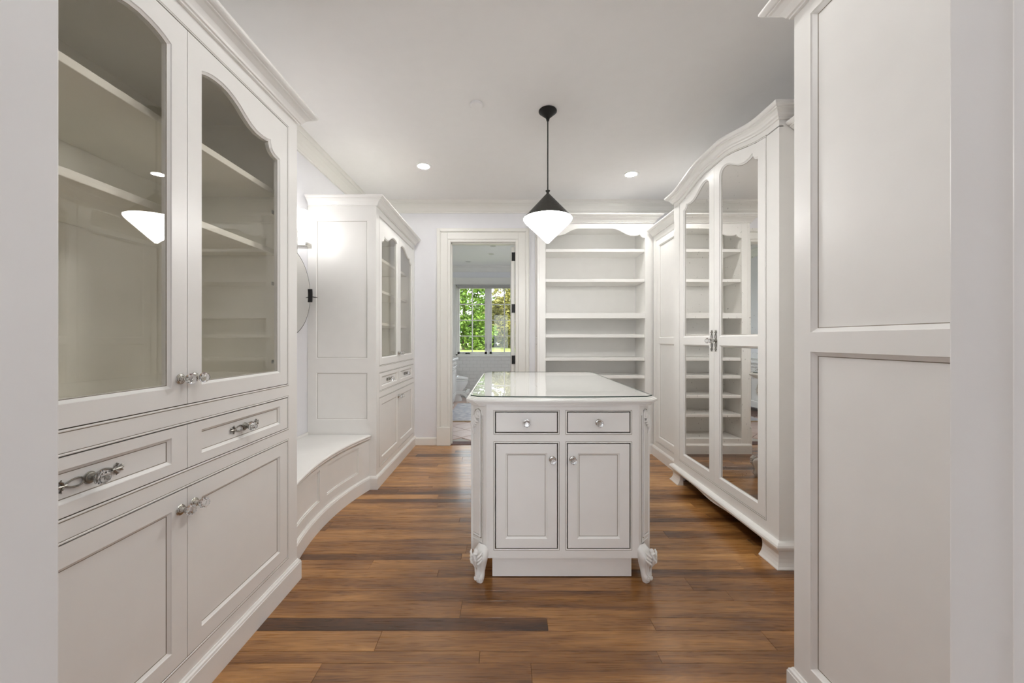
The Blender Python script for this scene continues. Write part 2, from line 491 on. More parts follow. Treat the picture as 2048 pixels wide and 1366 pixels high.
CROWN = [(0,0),(.010,0),(.010,.007),(.016,.009),(.020,.016),(.030,.030),(.046,.042),(.054,.045),(.054,.050),(.060,.051),(.066,.055),(.071,.060),(.073,.063),(.073,.070),(0,.070)]
PLINTH = [(0,.106),(.004,.106),(.0065,.101),(.0115,.097),(.013,.090),(.015,.088),(.015,0),(0,0)]
def zoff(prof, z, s=1.0): return [(o*s, h*s+z) for o,h in prof]

# crystal knob on a round metal rose, pointing to -y
kb = MB()
kb.lathe([(.0165,0),(.0175,.0015),(.0165,.003),(.0145,.0032),(.0148,.0048),(.0128,.006),(.0085,.0062),(.0070,.009),(.0070,.015),(.0100,.019),(.0108,.0215),(.004,.0225)], 24, axis='-y', m=0)
kb.lathe([(.004,.021),(.010,.023),(.0165,.029),(.0175,.034),(.0155,.041),(.010,.046),(.0001,.047)], 8, axis='-y', m=1, sm=False)
KNOB = kb.mesh('knob', ['nickel','crystal'])
# back plate with loops and lily tips, lying along x, with the knob in the middle
def pull_mesh(length, knob):
    b = MB(); h = length/2
    for s in (-1,1):
        lp = []
        for k in range(17):
            a = 2*PI*k/16
            lp.append((s*(h*.42+h*.24*math.cos(a+PI)), -.003, math.sin(a)*.0085*(1.15-.35*math.cos(a+PI))))
        b.tube(lp, .0024, 6, up=(0,1,0))
        b.tube([(s*h*.63,-.003,0),(s*h*.76,-.004,0),(s*h*.88,-.004,0),(s*h*1.0,-.003,0)], [.0034,.0028,.0042,.0012], 6)
        for q in (-1,1):
            b.tube([(s*h*.70,-.003,0),(s*h*.74,-.004,q*.007),(s*h*.80,-.004,q*.0125),(s*h*.755,-.0035,q*.0155)], [.003,.0034,.0034,.0016], 6)
            b.tube([(s*h*.86,-.003,0),(s*h*.92,-.004,q*.006),(s*h*.97,-.0035,q*.0085)], [.0026,.003,.0014], 6)
    b.lathe([(.0150,0),(.0160,.0015),(.0150,.003),(.0130,.0032),(.0132,.005),(.0112,.006),(.0080,.0062),(.0068,.009),(.0068,.014),(.0095,.018),(.0100,.0205),(.004,.0215)], 24, axis='-y')
    if knob: b.lathe([(.004,.019),(.011,.021),(.0175,.028),(.0185,.033),(.016,.041),(.010,.047),(.0001,.048)], 8, axis='-y', m=1, sm=False)
    else: b.lathe([(.004,.018),(.010,.02),(.012,.027),(.009,.034),(.0001,.036)], 12, axis='-y', m=0)
    return b.mesh('pull', ['pewter','crystal'])
PULL = pull_mesh(.17, True)
ARMOIRE_PULL = pull_mesh(.15, True)
hb = MB(); hb.box(-.022,.022,0,.004,-.008,.008); hb.box(.016,.034,-.006,.010,-.02,.02)
HINGE = hb.mesh('hinge', ['steel'])

# ------------------------------------------------------------------ room shell
XL, XR, YN, YB, ZC = -1.60, 2.12, 0.43, 4.405, 2.776
DX0, DX1, DZ = -0.631, 0.108, 2.315           # bathroom doorway
EX0, EX1, EZ = -0.501, 0.497, 2.46             # entry doorway we look through
BY0, BY1, BX0, BX1 = 4.53, 8.22, -1.45, 1.60  # bathroom

sub = MB().box(XL-.12, XR+.12, YN-.15, YB, -.08, -.016).build('floor', 'dark_wood')
struct(sub, 'brown oak plank floor of the dressing room', 'floor')
# planks run left to right in rows of mixed widths
rows = [YN-.15, .36, .46, .55, .65, .74, .85, .94, 1.05, 1.13, 1.24, 1.335, 1.43, 1.4855, 1.59, 1.663, 1.77, 1.844, 1.945, 2.014, 2.10, 2.165]
while rows[-1] < YB-.05: rows.append(rows[-1]+random.choice([.062,.075,.085,.095,.105,.12,.075]))
rows[-1] = YB
special = {13: [(-1.6,-.51,.58),(-.51,1.05,.52),(1.05,2.12,.50)], 14: [(-1.6,.175,.17),(.175,.62,.56),(.62,2.12,.48)],
           12: [(-1.6,-.1,.48),(-.1,.58,.46),(.58,2.12,.42)], 15: [(-1.6,-.2,.50),(-.2,1.3,.46),(1.3,2.12,.33)],
           16: [(-1.6,1.05,.42),(1.05,2.12,.55)], 17: [(-1.6,.9,.47),(.9,2.12,.36)], 18: [(-1.6,-.35,.56),(-.35,2.12,.32)],
           19: [(-1.6,-.72,.50),(-.72,1.25,.60),(1.25,2.12,.66)]}
for r in range(len(rows)-1):
    y0, y1 = rows[r], rows[r+1]
    if r in special: segs = special[r]
    else:
        segs = []; x = XL-random.uniform(0,.6); 
        while x < XR:
            x2 = x+random.uniform(.75,1.9)
            tone = random.choice([.36,.44,.48,.5,.54,.58,.62,.68])+random.uniform(-.05,.05)
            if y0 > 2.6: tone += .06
            if random.random() < .10: tone = random.uniform(.2,.3)
            segs.append((max(x,XL-.1), min(x2,XR+.1), tone)); x = x2
    for (a,b_,tone) in segs:
        if b_-a < .03: continue
        g = .0004; e = .0012; w, d = b_-a, y1-y0
        pm = MB()
        T = [(g+e,g+e,0),(w-g-e,g+e,0),(w-g-e,d-g-e,0),(g+e,d-g-e,0)]
        E = [(g,g,-.0009),(w-g,g,-.0009),(w-g,d-g,-.0009),(g,d-g,-.0009)]
        Bt = [(x,y,-.015) for x,y,_ in E]
        pm.add(T,[(0,1,2,3)]); pm.ring(E,T); pm.ring(Bt,E)
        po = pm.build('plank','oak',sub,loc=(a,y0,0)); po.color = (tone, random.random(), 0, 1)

struct(MB().box(XL-.12,XR+.12,YN-.15,YB,ZC,ZC+.1).build('ceiling','ceiling'), 'smooth white ceiling of the dressing room', 'ceiling')
struct(MB().box(XL-.12,XL,YN-.15,YB+.125,0,ZC).build('wall_left','wall'), 'pale lavender wall behind the curved bench', 'wall')
struct(MB().box(XR,XR+.12,YN-.15,YB+.125,0,ZC).build('wall_right','wall'), 'pale wall above the mirrored armoire', 'wall')
wb = MB(); y0,y1 = YB, BY0
wb.box(XL,DX0-.02,y0,y1,0,ZC); wb.box(DX1+.02,XR,y0,y1,0,ZC); wb.box(DX0-.02,DX1+.02,y0,y1,DZ+.02,ZC)
struct(wb.build('wall_back','wall'), 'pale lavender wall around the bathroom doorway', 'wall')
wn_ = MB(); y0,y1 = YN-.15, YN
wn_.box(XL,EX0-.02,y0,y1,0,ZC); wn_.box(EX1+.02,XR,y0,y1,0,ZC); wn_.box(EX0-.02,EX1+.02,y0,y1,EZ+.02,ZC)
wn_.box(1.53,XR,YN,1.284,0,ZC)
struct(wn_.build('wall_near','wall'), 'pale wall around the entry doorway', 'wall')
# entry jambs that frame the view
for i,(x0,x1) in enumerate(((EX0-.02,EX0),(EX1,EX1+.02))):
    jm = MB().box(x0,x1,YN-.152,YN+.002,0,EZ)
    if i == 1: jm.box(x0-.006,x0+.002,YN-.15,YN-.056,0,EZ)
    struct(jm.build(('trim_6','trim_7')[i],'jamb',bev=.002), ('white door jamb at the left edge of the view','white door jamb at the right edge of the view')[i], 'door jamb')
struct(MB().box(EX0-.02,EX1+.02,YN-.152,YN+.002,EZ,EZ+.02).build('trim_8','jamb'), 'white door head above the entry', 'door jamb')

# ceiling cornice
RC = [(0,0),(.012,0),(.014,.012),(.020,.016),(.024,.022),(.030,.036),(.046,.062),(.066,.080),(.074,.086),(.074,.094),(.082,.097),(.090,.108),(.092,.118),(.092,.126),(0,.126)]
rc = MB().sweep([(XL,YN),(XL,YB),(XR,YB),(XR,YN)], zoff(RC, ZC-.126))
struct(rc.build('trim_1','trim'), 'white crown moulding round the dressing room ceiling', 'moulding')
# base boards on the back wall
for i,(x0,x1) in enumerate(((-1.03,DX0-.159),(DX1+.159,.329))):
    bb = MB().sweep([(x0,YB),(x1,YB)], [(0,.088),(.006,.088),(.010,.080),(.014,.076),(.014,0),(0,0)])
    struct(bb.build('baseboard_back','trim'), ('white baseboard left of the bathroom doorway','white baseboard right of the bathroom doorway')[i], 'baseboard')
# bathroom door casing
cs = MB(); W = .158
def casing_layer(w0, w1, t):
    cs.box(DX0-w1, DX0-w0, YB-t, YB-.0005, .21, DZ+w1); cs.box(DX1+w0, DX1+w1, YB-t, YB-.0005, .21, DZ+w1); cs.box(DX0-w0, DX1+w0, YB-t, YB-.0005, DZ+w0, DZ+w1)
casing_layer(.004,.030,.016); casing_layer(.030,.036,.020); casing_layer(.036,.112,.018); casing_layer(.112,.120,.026); casing_layer(.120,.150,.034); casing_layer(.150,W,.028)
for a,b_ in ((DX0-W,DX0-.002),(DX1+.002,DX1+W)): cs.box(a,b_,YB-.036,YB-.0005,0,.21)
struct(cs.build('trim_2','trim',bev=.003), 'white moulded casing round the bathroom doorway', 'door casing')
jb = MB(); jb.box(DX0-.02,DX0,YB-.004,BY0+.01,0,DZ); jb.box(DX1,DX1+.02,YB-.004,BY0+.01,0,DZ); jb.box(DX0-.02,DX1+.02,YB-.004,BY0+.01,DZ,DZ+.02)
jb.box(DX0,DX0+.012,YB+.03,YB+.065,0,DZ); jb.box(DX0,DX1,YB+.03,YB+.065,DZ-.012,DZ)
struct(jb.build('trim_3','trim'), 'white jamb lining the bathroom doorway', 'door jamb')
struct(MB().box(DX0-.02,DX1+.02,YB-.002,BY0+.01,-.016,.006).build('trim_4','dark_wood',bev=.003), 'dark wood threshold in the bathroom doorway', 'threshold')

# bathroom door, folded back into the bathroom
dr = struct(thing('door_1','white panel door standing open into the bathroom','door',(.104,BY0+.012,.012)))
db = MB(); db.box(-.042,0,0,.72,0,2.29)
dobj = db.build('door_leaf','trim',dr,bev=.002)
for za,zb in ((.22,.95),(1.08,2.14)):
    MB().box(-.046,-.0425,.12,.60,za,zb).build('panel','trim',dr,bev=.003)
for z in (.30, .955, 1.56, 2.17):
    hm = MB(); hm.box(-.037,.000,-.010,-.001,z-.05,z+.05); hm.lathe([(.006,-.052),(.006,.052)],10,(.003,-.008,z))
    hm.build('hinge','black',dr)

# unseen hallway behind the entry, roofed to keep the sun out
struct(MB().box(-2.2,2.2,-4.2,YN-.15,-.08,-.002).build('floor_hallway','dark_wood'), 'wood floor of the hallway behind the entry', 'floor')
struct(MB().box(-2.3,2.3,-4.2,YN-.15,ZC,ZC+.1).build('ceiling_hallway','ceiling'), 'white ceiling of the hallway behind the entry', 'ceiling')
struct(MB().box(-2.3,-2.2,-4.2,YN-.15,0,ZC).build('wall_hallway_left','wall'), 'hallway wall on the left', 'wall')
struct(MB().box(2.2,2.3,-4.2,YN-.15,0,ZC).build('wall_hallway_right','wall'), 'hallway wall on the right', 'wall')

q = MB(); q.box(-2.3,-1.8,-4.3,-4.2,0,ZC); q.box(1.8,2.3,-4.3,-4.2,0,ZC); q.box(-1.8,1.8,-4.3,-4.2,0,.3); q.box(-1.8,1.8,-4.3,-4.2,2.55,ZC)  # opening sized to let fill light in from behind the camera
struct(q.build('wall_hallway_end','wall'), 'unseen hallway end wall with an opening added for fill light', 'wall')

# ------------------------------------------------------------------ painted cabinets
def knob(parent, x, z, y=0.0): return place('crystal_knob', KNOB, parent, (x,y,z))

def side_panels(parent, depth, zlist, stile=.07, zt=2.285, right=None):
    # two-panel end; left end faces -x, right end faces +x
    if right is None: Mx = Matrix.Translation((0,depth,0)) @ Matrix.Rotation(-PI/2,4,'Z')
    else: Mx = Matrix.Translation((right,0,0)) @ Matrix.Rotation(PI/2,4,'Z')
    framed(parent,'side_panel_frame',0,depth,0,zt,stile,[(a,b,None) for a,b in zlist],y=-.0,thick=.02,Mx=Mx,bev=.007,bdep=.007)

def display_cabinet(label, loc, rz, L, R, shelves, crown_path, depth, left_end, right_end, hinges):
    t = thing('display_cabinet', label, 'cabinet', loc, rz)
    D = .58; W = L+2*D+R; xm = L+D
    zu0, zu1, zd0, zd1, zl0, zl1, zt = .988, 2.218, .7775, .926, .159, .719, 2.285
    c = MB()
    xa = .021 if left_end else 0
    c.box(xa,xa+.018,.022,depth,0,zt); c.box(W-.018,W,.022,depth,0,zt)
    c.box(xa,W,depth-.018,depth,0,zt); c.box(xa,W,.022,depth,zt-.02,zt)
    c.box(xa+.018,W-.018,.03,depth-.018,.94,.975)
    c.box(xa+.018,W-.018,.11,depth-.018,.02,.93)
    c.build('carcass','inside',t)
    f = MB(); y1 = .022
    f.box(.0205 if left_end else 0,L,0,y1,0,zt); f.box(W-R,W,0,y1,0,zt)
    for a,b in ((0,zl0),(zl1,zd0),(zd1,zu0),(zu1,zt)): f.box(L,W-R,0,y1,a,b)
    bead(f,L,W-R,zu0,zu1); bead(f,L,W-R,zd0,zd1); bead(f,L,W-R,zl0,zl1)
    f.build('face_frame',['paint','glaze'],t)
    g = .0032
    for side in (0,1):
        x0, x1 = (L+g, xm-g*.4) if side == 0 else (xm+g*.4, W-R-g)
        xi0, xi1 = x0+.058, x1-.058
        ap = arch_pts(xi0, xi1, 2.149, ARCH_A, side == 0)
        d = framed(t,'glass_door',x0,x1,zu0+g,zu1-g,.058,[(1.048,0,ap)],fill='glass')
        knob(d, x1-.026 if side == 0 else x0+.026, 1.075)
        if hinges:
            for z in (1.10,1.46,1.79): place('hinge',HINGE,d,((x0+.05) if side == 0 else (x1-.05),.03,z),rot=(0,0,PI if side==0 else 0))
        d = framed(t,'drawer',x0,x1,zd0+g,zd1-g,.058,[(.812,.893,None)])
        place('drawer_pull',PULL,d,((x0+x1)/2,.0092,.8525))
        d = framed(t,'door',x0,x1,zl0+g,zl1-g,.058,[(.217,.662,None)])
        knob(d, x1-.026 if side == 0 else x0+.026, .655)
    for z in shelves: MB().box(xa+.02,W-.02,.085,depth-.02,z-.0125,z+.0125).build('shelf','inside',t,bev=.002)
    MB().sweep(crown_path(W), zoff(CROWN,2.277)).build('crown_moulding','paint',t)
    MB().sweep([(x,min(y,.05)) for x,y in crown_path(W)], PLINTH).build('plinth','paint',t)
    if left_end: side_panels(t, depth, [(.556,.937),(1.051,2.164)])
    return t

dc = display_cabinet('tall white glass-door cabinet nearest the camera, left of the curved bench', (-1.045,.60,0), PI/2, .083, .082, [1.63,1.92],
    lambda W: [(0,0),(W,0),(W,.54)], .553, False, True, True)
tw = display_cabinet('white glass-door cabinet between the curved bench and the bathroom doorway', (-1.045,3.10,0), PI/2, .08, .062, [1.345,1.64,1.93],
    lambda W: [(0,.54),(0,0),(W,0)], .553, True, False, False)

# open bookcase on the back wall
bk = thing('bookcase','white open bookcase with arched valance right of the bathroom doorway','bookcase',(.332,4.06,0))
W, dpt = 1.222, .338; a0, a1 = .086, 1.136
c = MB(); c.box(a0-.02,a0,.022,dpt,.0,2.434); c.box(a1,a1+.02,.022,dpt,0,2.434); c.box(a0,a1,dpt-.018,dpt,0,2.434); c.box(a0,a1,.022,dpt-.018,2.40,2.434); c.box(a0,a1,.022,dpt-.018,.11,.16)
c.box(a0,a1,.022,dpt-.018,1.432,1.482)
c.build('carcass','paint',bk)
f = MB(); f.box(.0205,a0,0,.022,0,2.44); f.box(a1,W,0,.022,0,2.44); f.box(a0,a1,0,.022,0,.16); f.box(a0,a1,0,.022,1.428,1.485)
hv = [(0,0),(.2,0),(.36,-.002),(.44,-.012),(.5,-.026),(.56,-.044),(.62,-.060),(.7,-.073),(.78,-.077),(.85,-.073),(.895,-.064),(.905,-.074),(.925,-.088),(.96,-.097),(1,-.101)]
xm_, hw = (a0+a1)/2, (a1-a0)/2
lo = [(xm_-hw*t, 2.376+d) for t,d in hv[::-1]] + [(xm_+hw*t, 2.376+d) for t,d in hv[1:]]
f.strip(lo, [(x,2.44) for x,_ in lo], 0, .022)
f.build('face_frame','paint',bk,bev=.002)
framed(bk,'side_panel_frame',0,dpt,0,2.44,.05,[(.25,1.16,None),(1.23,2.33,None)],thick=.02,bev=.006,bdep=.006,
       Mx=Matrix.Translation((0,dpt,0)) @ Matrix.Rotation(-PI/2,4,'Z'))
for z in (2.147,1.829,1.242,.996,.808,.60,.40): MB().box(a0+.001,a1-.001,.012,dpt-.019,z-.017,z+.017).build('shelf','paint',bk,bev=.004)
MB().sweep([(0,dpt),(0,0),(W,0),(W,.03)], zoff(CROWN,2.434,1.12)).build('crown_moulding','paint',bk)
MB().sweep([(0,dpt),(0,0),(W,0)], PLINTH).build('plinth','paint',bk)

def panel_cabinet(label, loc, W, depth, frame_l, frame_r, path, handle_x, seam=True, zdoor=(.159,2.218)):
    t = thing('panel_cabinet', label, 'cabinet', loc, -PI/2)
    MB().box(.001,W-.001,.09,depth,0,2.285).box(.001,.02,.0225,.09,0,2.285).box(W-.02,W-.001,.0225,.09,0,2.285).box(.02,W-.02,.0225,.09,2.265,2.285).build('carcass','paint',t)
    z0,z1 = zdoor
    if seam:
        f = MB(); f.box(0,frame_l,0,.022,0,2.285); f.box(W-frame_r,W,0,.022,0,2.285); f.box(frame_l,W-frame_r,0,.022,0,z0); f.box(frame_l,W-frame_r,0,.022,z1,2.285)
        bead(f,frame_l,W-frame_r,z0,z1); f.build('face_frame',['paint','glaze'],t)
        g = .0032
        d = framed(t,'door',frame_l+g,W-frame_r-g,z0+g,z1-g,.068,[(z0+.06,1.163,None),(1.222,z1-.06,None)],bev=.010,bdep=.010)
    else:
        d = framed(t,'panelled_front',0,W,0,2.285,frame_l,[(.158,1.163,None),(1.224,2.232,None)],bev=.013,bdep=.013,thick=.023)
    if handle_x is not None:
        place('pull',ARMOIRE_PULL,d,(handle_x,0,1.19),rot=(0,PI/2,0))
    MB().sweep(path(W), zoff(CROWN,2.277)).build('crown_moulding','paint',t)
    MB().sweep(path(W), PLINTH).build('plinth','paint',t)
    return t
panel_cabinet('narrow white panelled closet door between the bookcase and the mirrored armoire',(1.545,4.035,0),.733,.57,.07,.02,lambda W:[(0,0),(W,0)],.675)
panel_cabinet('white panelled closet side just in front of the mirrored armoire',(1.545,2.026,0),.738,.57,.06,.06,lambda W:[(0,0),(W,0)],None)
panel_cabinet('large white two-panel cabinet front at the right edge of the view',(.962,1.285,0),.80,.565,.068,.068,lambda W:[(0,.5),(0,0),(W,0)],None,seam=False)

# mirrored armoire with arched cornice
am = thing('armoire','white armoire with arched cornice and two mirrored doors','armoire',(1.44,3.30,0),-PI/2)
W, dpt, xm_ = 1.27, .66, .635
def sstep(t): t = max(0,min(1,t)); return t*t*(3-2*t)
def rise(x): return sstep(1.0-max(0.0,abs(x-xm_)-.10)/.46)
zdt = lambda x: 2.326+.078*rise(x)
zcb = lambda x: 2.366+.072*rise(x)
c = MB(); c.box(.001,.02,.022,dpt,.10,2.366); c.box(W-.02,W-.001,.022,dpt,.10,2.366); c.box(.02,W-.02,.10,dpt,.11,2.35); c.build('carcass','paint',am)
f = MB(); dl, dr_ = .106, 1.164
f.box(0,dl,0,.022,.10,2.33); f.box(dr_,W,0,.022,.10,2.33); f.box(dl,dr_,0,.022,.12,.208)
xs = [W*k/44 for k in range(45)]
f.strip([(x, max(2.326, zdt(x)) if dl<=x<=dr_ else 2.326) for x in xs],[(x,zcb(x)+.01) for x in xs],0,.022)
bead(f,dl,dr_,.208,2.326,ztop=zdt)
f.build('face_frame',['paint','glaze'],am)
for side in (0,1):
    g = .0032
    x0,x1 = (dl+g,xm_-g*.4) if side == 0 else (xm_+g*.4,dr_-g)
    xi0,xi1 = x0+.062,x1-.062
    ap = arch_pts(xi0,xi1,2.356,ARCH_B,side == 0)
    d = framed(am,'mirrored_door',x0,x1,.208+g,0,.062,[(.266,1.163,None),(1.222,0,ap)],fill='mirror',ztop=lambda x: zdt(x)-g,bev=.010,bdep=.010)
    place('pull',ARMOIRE_PULL,d,((x1-.024) if side == 0 else (x0+.024),0,1.195),rot=(0,PI/2,0))
cp = [(0,dpt,0),(0,0,0)]+[(x,0,0.072*rise(x)) for x in xs[1:-1]]+[(W,0,0),(W,dpt,0)]
AC = [(0,0),(.010,0),(.012,.008),(.020,.013),(.024,.024),(.034,.036),(.044,.040),(.044,.045),(.052,.047),(.058,.054),(.060,.060),(.060,.068),(0,.068)]
MB().sweep(cp, zoff(AC,2.364)).build('arched_cornice','paint',am)
MB().sweep([(0,.10),(0,0),(W,0),(W,.10)], [(0,.142),(.006,.142),(.018,.137),(.027,.128),(.031,.118),(.028,.107),(.018,.099),(-.02,.097),(-.02,.142)],sm=False).build('base_roll','paint',am)
ap_ = MB(); xs2 = [.1+(W-.2)*k/24 for k in range(25)]
ap_.strip([(x,.100-.016*math.exp(-((x-xm_)/.16)**2)-.008*math.cos((x-xm_)*14)**2*0) for x in xs2],[(x,.118) for x in xs2],-.02,.0)
ap_.build('apron','paint',am)
FT = [(.016,.100),(.008,.086),(.005,.068),(.006,.048),(.011,.030),(.019,.014),(.027,.005),(.027,0),(-.022,0),(-.022,.100)]
MB().sweep([(0,.085),(0,0),(.10,0),(.125,.0)], FT).build('bracket_foot','paint',am)
MB().sweep([(W-.125,0),(W-.10,0),(W,0),(W,.085)], FT).build('bracket_foot','paint',am)
for x0 in (.0,W-.10): MB().box(x0,x0+.10,dpt-.10,dpt,0,.11).build('rear_foot','paint',am)

# ------------------------------------------------------------------ curved bench
bn = thing('bench','low white built-in bench with concave curved front below the wall sconce','bench',(-1.35,2.512,0))
BXC, BYC, BR = .845+1.35, 0.0, 2.02          # arc centre in bench coordinates
half = .583
def arc(r, n=28, h=half):
    am_ = math.asin(h/BR)
    return [(BXC-r*math.cos(a), BYC+r*math.sin(a)) for a in [-am_+2*am_*k/n for k in range(n+1)]]
def curved(mb, s0, s1, r0, r1, z0, z1, n=14, m=0):   # s = y range along the arc
    A = [math.asin(s0/BR)+(math.asin(s1/BR)-math.asin(s0/BR))*k/n for k in range(n+1)]
    k = n+1; vs = []
    for r in (r0,r1):
        for z in (z0,z1):
            vs += [(BXC-r*math.cos(a), BYC+r*math.sin(a), z) for a in A]
    fs = []
    for i in range(n):
        fs += [(i,i+1,k+i+1,k+i),(2*k+i,3*k+i,3*k+i+1,2*k+i+1),(i,2*k+i,2*k+i+1,i+1),(k+i,k+i+1,3*k+i+1,3*k+i)]
    fs += [(0,k,3*k,2*k),(n,3*k-1,4*k-1,2*k-1)]
    mb.add(vs, fs, m)
fr = MB(); R0 = BR+.014
# panels centred either side of the mid stile
pan = [(-.455,-.055,.170,.368),(.045,.455,.170,.368)]
curved(fr,-half,-.455,R0,R0+.02,0,.405); curved(fr,.455,half,R0,R0+.02,0,.405); curved(fr,-.055,.045,R0,R0+.02,0,.405)
for s0,s1,z0,z1 in pan:
    curved(fr,s0,s1,R0,R0+.02,0,z0); curved(fr,s0,s1,R0,R0+.02,z1,.405)
    e=.008
    curved(fr,s0,s0+e,R0+.004,R0+.012,z0,z1,3); curved(fr,s1-e,s1,R0+.004,R0+.012,z0,z1,3); curved(fr,s0,s1,R0+.004,R0+.012,z0,z0+e); curved(fr,s0,s1,R0+.004,R0+.012,z1-e,z1)
fro = fr.build('front_frame','paint',bn)
for s0,s1,z0,z1 in pan:
    p_ = MB(); curved(p_,s0,s1,R0+.0105,R0+.019,z0,z1); p_.build('panel','paint',fro)
path = arc(BR+.013)
MB().sweep(path[::1], zoff(PLINTH,0)).build('plinth','paint',bn)
st = MB(); A = arc(BR+.002,28,.5805); n = len(A); xw = XL+1.35+.003
st.add([(x,y,.413) for x,y in A]+[(xw,y,.413) for x,y in A]+[(x,y,.44) for x,y in A]+[(xw,y,.44) for x,y in A],
       [f for i in range(n-1) for f in ((i,i+1,n+i+1,n+i),(2*n+i,3*n+i,3*n+i+1,2*n+i+1),(i,2*n+i,2*n+i+1,i+1))]+[(n+i,n+i+1,3*n+i+1,3*n+i) for i in range(n-1)]+[(0,n,3*n,2*n),(n-1,3*n-1,4*n-1,2*n-1)])
st.build('seat','paint',bn)
MB().sweep(A, [(0,.440),(.006,.440),(.011,.436),(.013,.430),(.011,.424),(.008,.422),(.006,.417),(.006,.410),(.002,.404),(0,.403)]).build('seat_nosing','paint',bn)
MB().box(xw,xw+.012,-.58,.58,.4405,.462).build('back_strip','paint',bn,bev=.003)

# ------------------------------------------------------------------ island
isl = thing('island','white painted island with carved corner posts and drawers in the middle of the floor','island',(.283,1.92,0))
HB, CH, LY = .453, .073, 1.46
b = MB()
b.prism([(-.38,0),(-.368,0),(-.368,.10),(.368,.10),(.368,0),(.38,0),(HB,CH),(HB,LY-CH),(.38,LY),(-.38,LY),(-HB,LY-CH),(-HB,CH)], .112, .895)
b.build('body','paint',isl,bev=.0015)
f = MB(); fx = [(-.338,-.024),(.021,.338)]
zz = (.736,.843,.158,.686)
f.box(-.37,-.338,0,.022,.112,.895); f.box(.338,.37,0,.022,.112,.895); f.box(-.024,.021,0,.022,.112,.895)
for x0,x1 in fx:
    f.box(x0,x1,0,.022,.112,zz[2]); f.box(x0,x1,0,.022,zz[3],zz[0]); f.box(x0,x1,0,.022,zz[1],.895)
    bead(f,x0,x1,zz[0],zz[1]); bead(f,x0,x1,zz[2],zz[3])
f.build('face_frame',['paint','glaze'],isl)
for i,(x0,x1) in enumerate(fx):
    g = .0050
    d = MB().box(x0+g,x1-g,0,.02,zz[0]+g,zz[1]-g).build('drawer','paint',isl,bev=.001)
    knob(d,(x0+x1)/2,.788)
    d = framed(isl,'door',x0+g,x1-g,zz[2]+g,zz[3]-g,.048,[(.208,.634,None)])
    knob(d, x1-.028 if i == 0 else x0+.028, .605)
MB().box(-.352,.352,.03,.05,.004,.114).box(-.352,-.33,.05,LY-.05,.004,.114).box(.33,.352,.05,LY-.05,.004,.114).box(-.352,.352,LY-.05,LY-.03,.004,.114).build('toe_kick','paint',isl)
# long sides
for s in (-1,1):
    Mx = (Matrix.Translation((-HB-.012,LY-CH-.01,0)) @ Matrix.Rotation(-PI/2,4,'Z')) if s < 0 else (Matrix.Translation((HB+.012,CH+.01,0)) @ Matrix.Rotation(PI/2,4,'Z'))
    wd = LY-2*CH-.02
    sb = MB().box(0,wd,0,.012,.112,.158).box(0,wd,0,.012,.843,.895)
    for k in range(4):
        x = (wd-.06)*k/3; sb.box(x,x+.06,0,.012,.158,.843)
    so = sb.build('side_panel_frame','paint',isl,Mx=Mx,bev=.0015)
# counter, layered moulded edge with clipped corners and a gently bowed front
def counter_poly(d):
    hw, fy, by, c = .468+d, -d+.005, LY+.03+d, .040
    pts = [(-hw,fy+c)]
    for k in range(17):
        x = -(hw-c)+2*(hw-c)*k/16
        pts.append((x, fy-.022*(1-(x/(hw-c))**2)))
    pts += [(hw,fy+c),(hw,by-c),(hw-c,by),(-(hw-c),by),(-hw,by-c)]
    return pts
ct = MB()
for d,z0,z1 in ((-.006,.868,.878),(.002,.878,.886),(.010,.886,.893),(.016,.893,.904),(.010,.904,.909),(.002,.909,.914)): ct.prism(counter_poly(d),z0,z1)
ct.build('countertop','paint',isl,bev=.002)
gt = MB(); P = counter_poly(-.004); n = len(P)
gt.add([(x,y,.9145) for x,y in P]+[(x,y,.9205) for x,y in P],[tuple(range(n,2*n))])
gt.add([(x,y,.9145) for x,y in P],[tuple(range(n-1,-1,-1))],2)
gt.add([(x,y,.9145) for x,y in P]+[(x,y,.9205) for x,y in P],[(i,(i+1)%n,n+(i+1)%n,n+i) for i in range(n)],1)
go = gt.build('glass_sheet',['top_glass','glass_edge','glass_under'],None,loc=(.283,1.92,0))
tag(go,'clear glass sheet lying on the white island top','glass sheet')
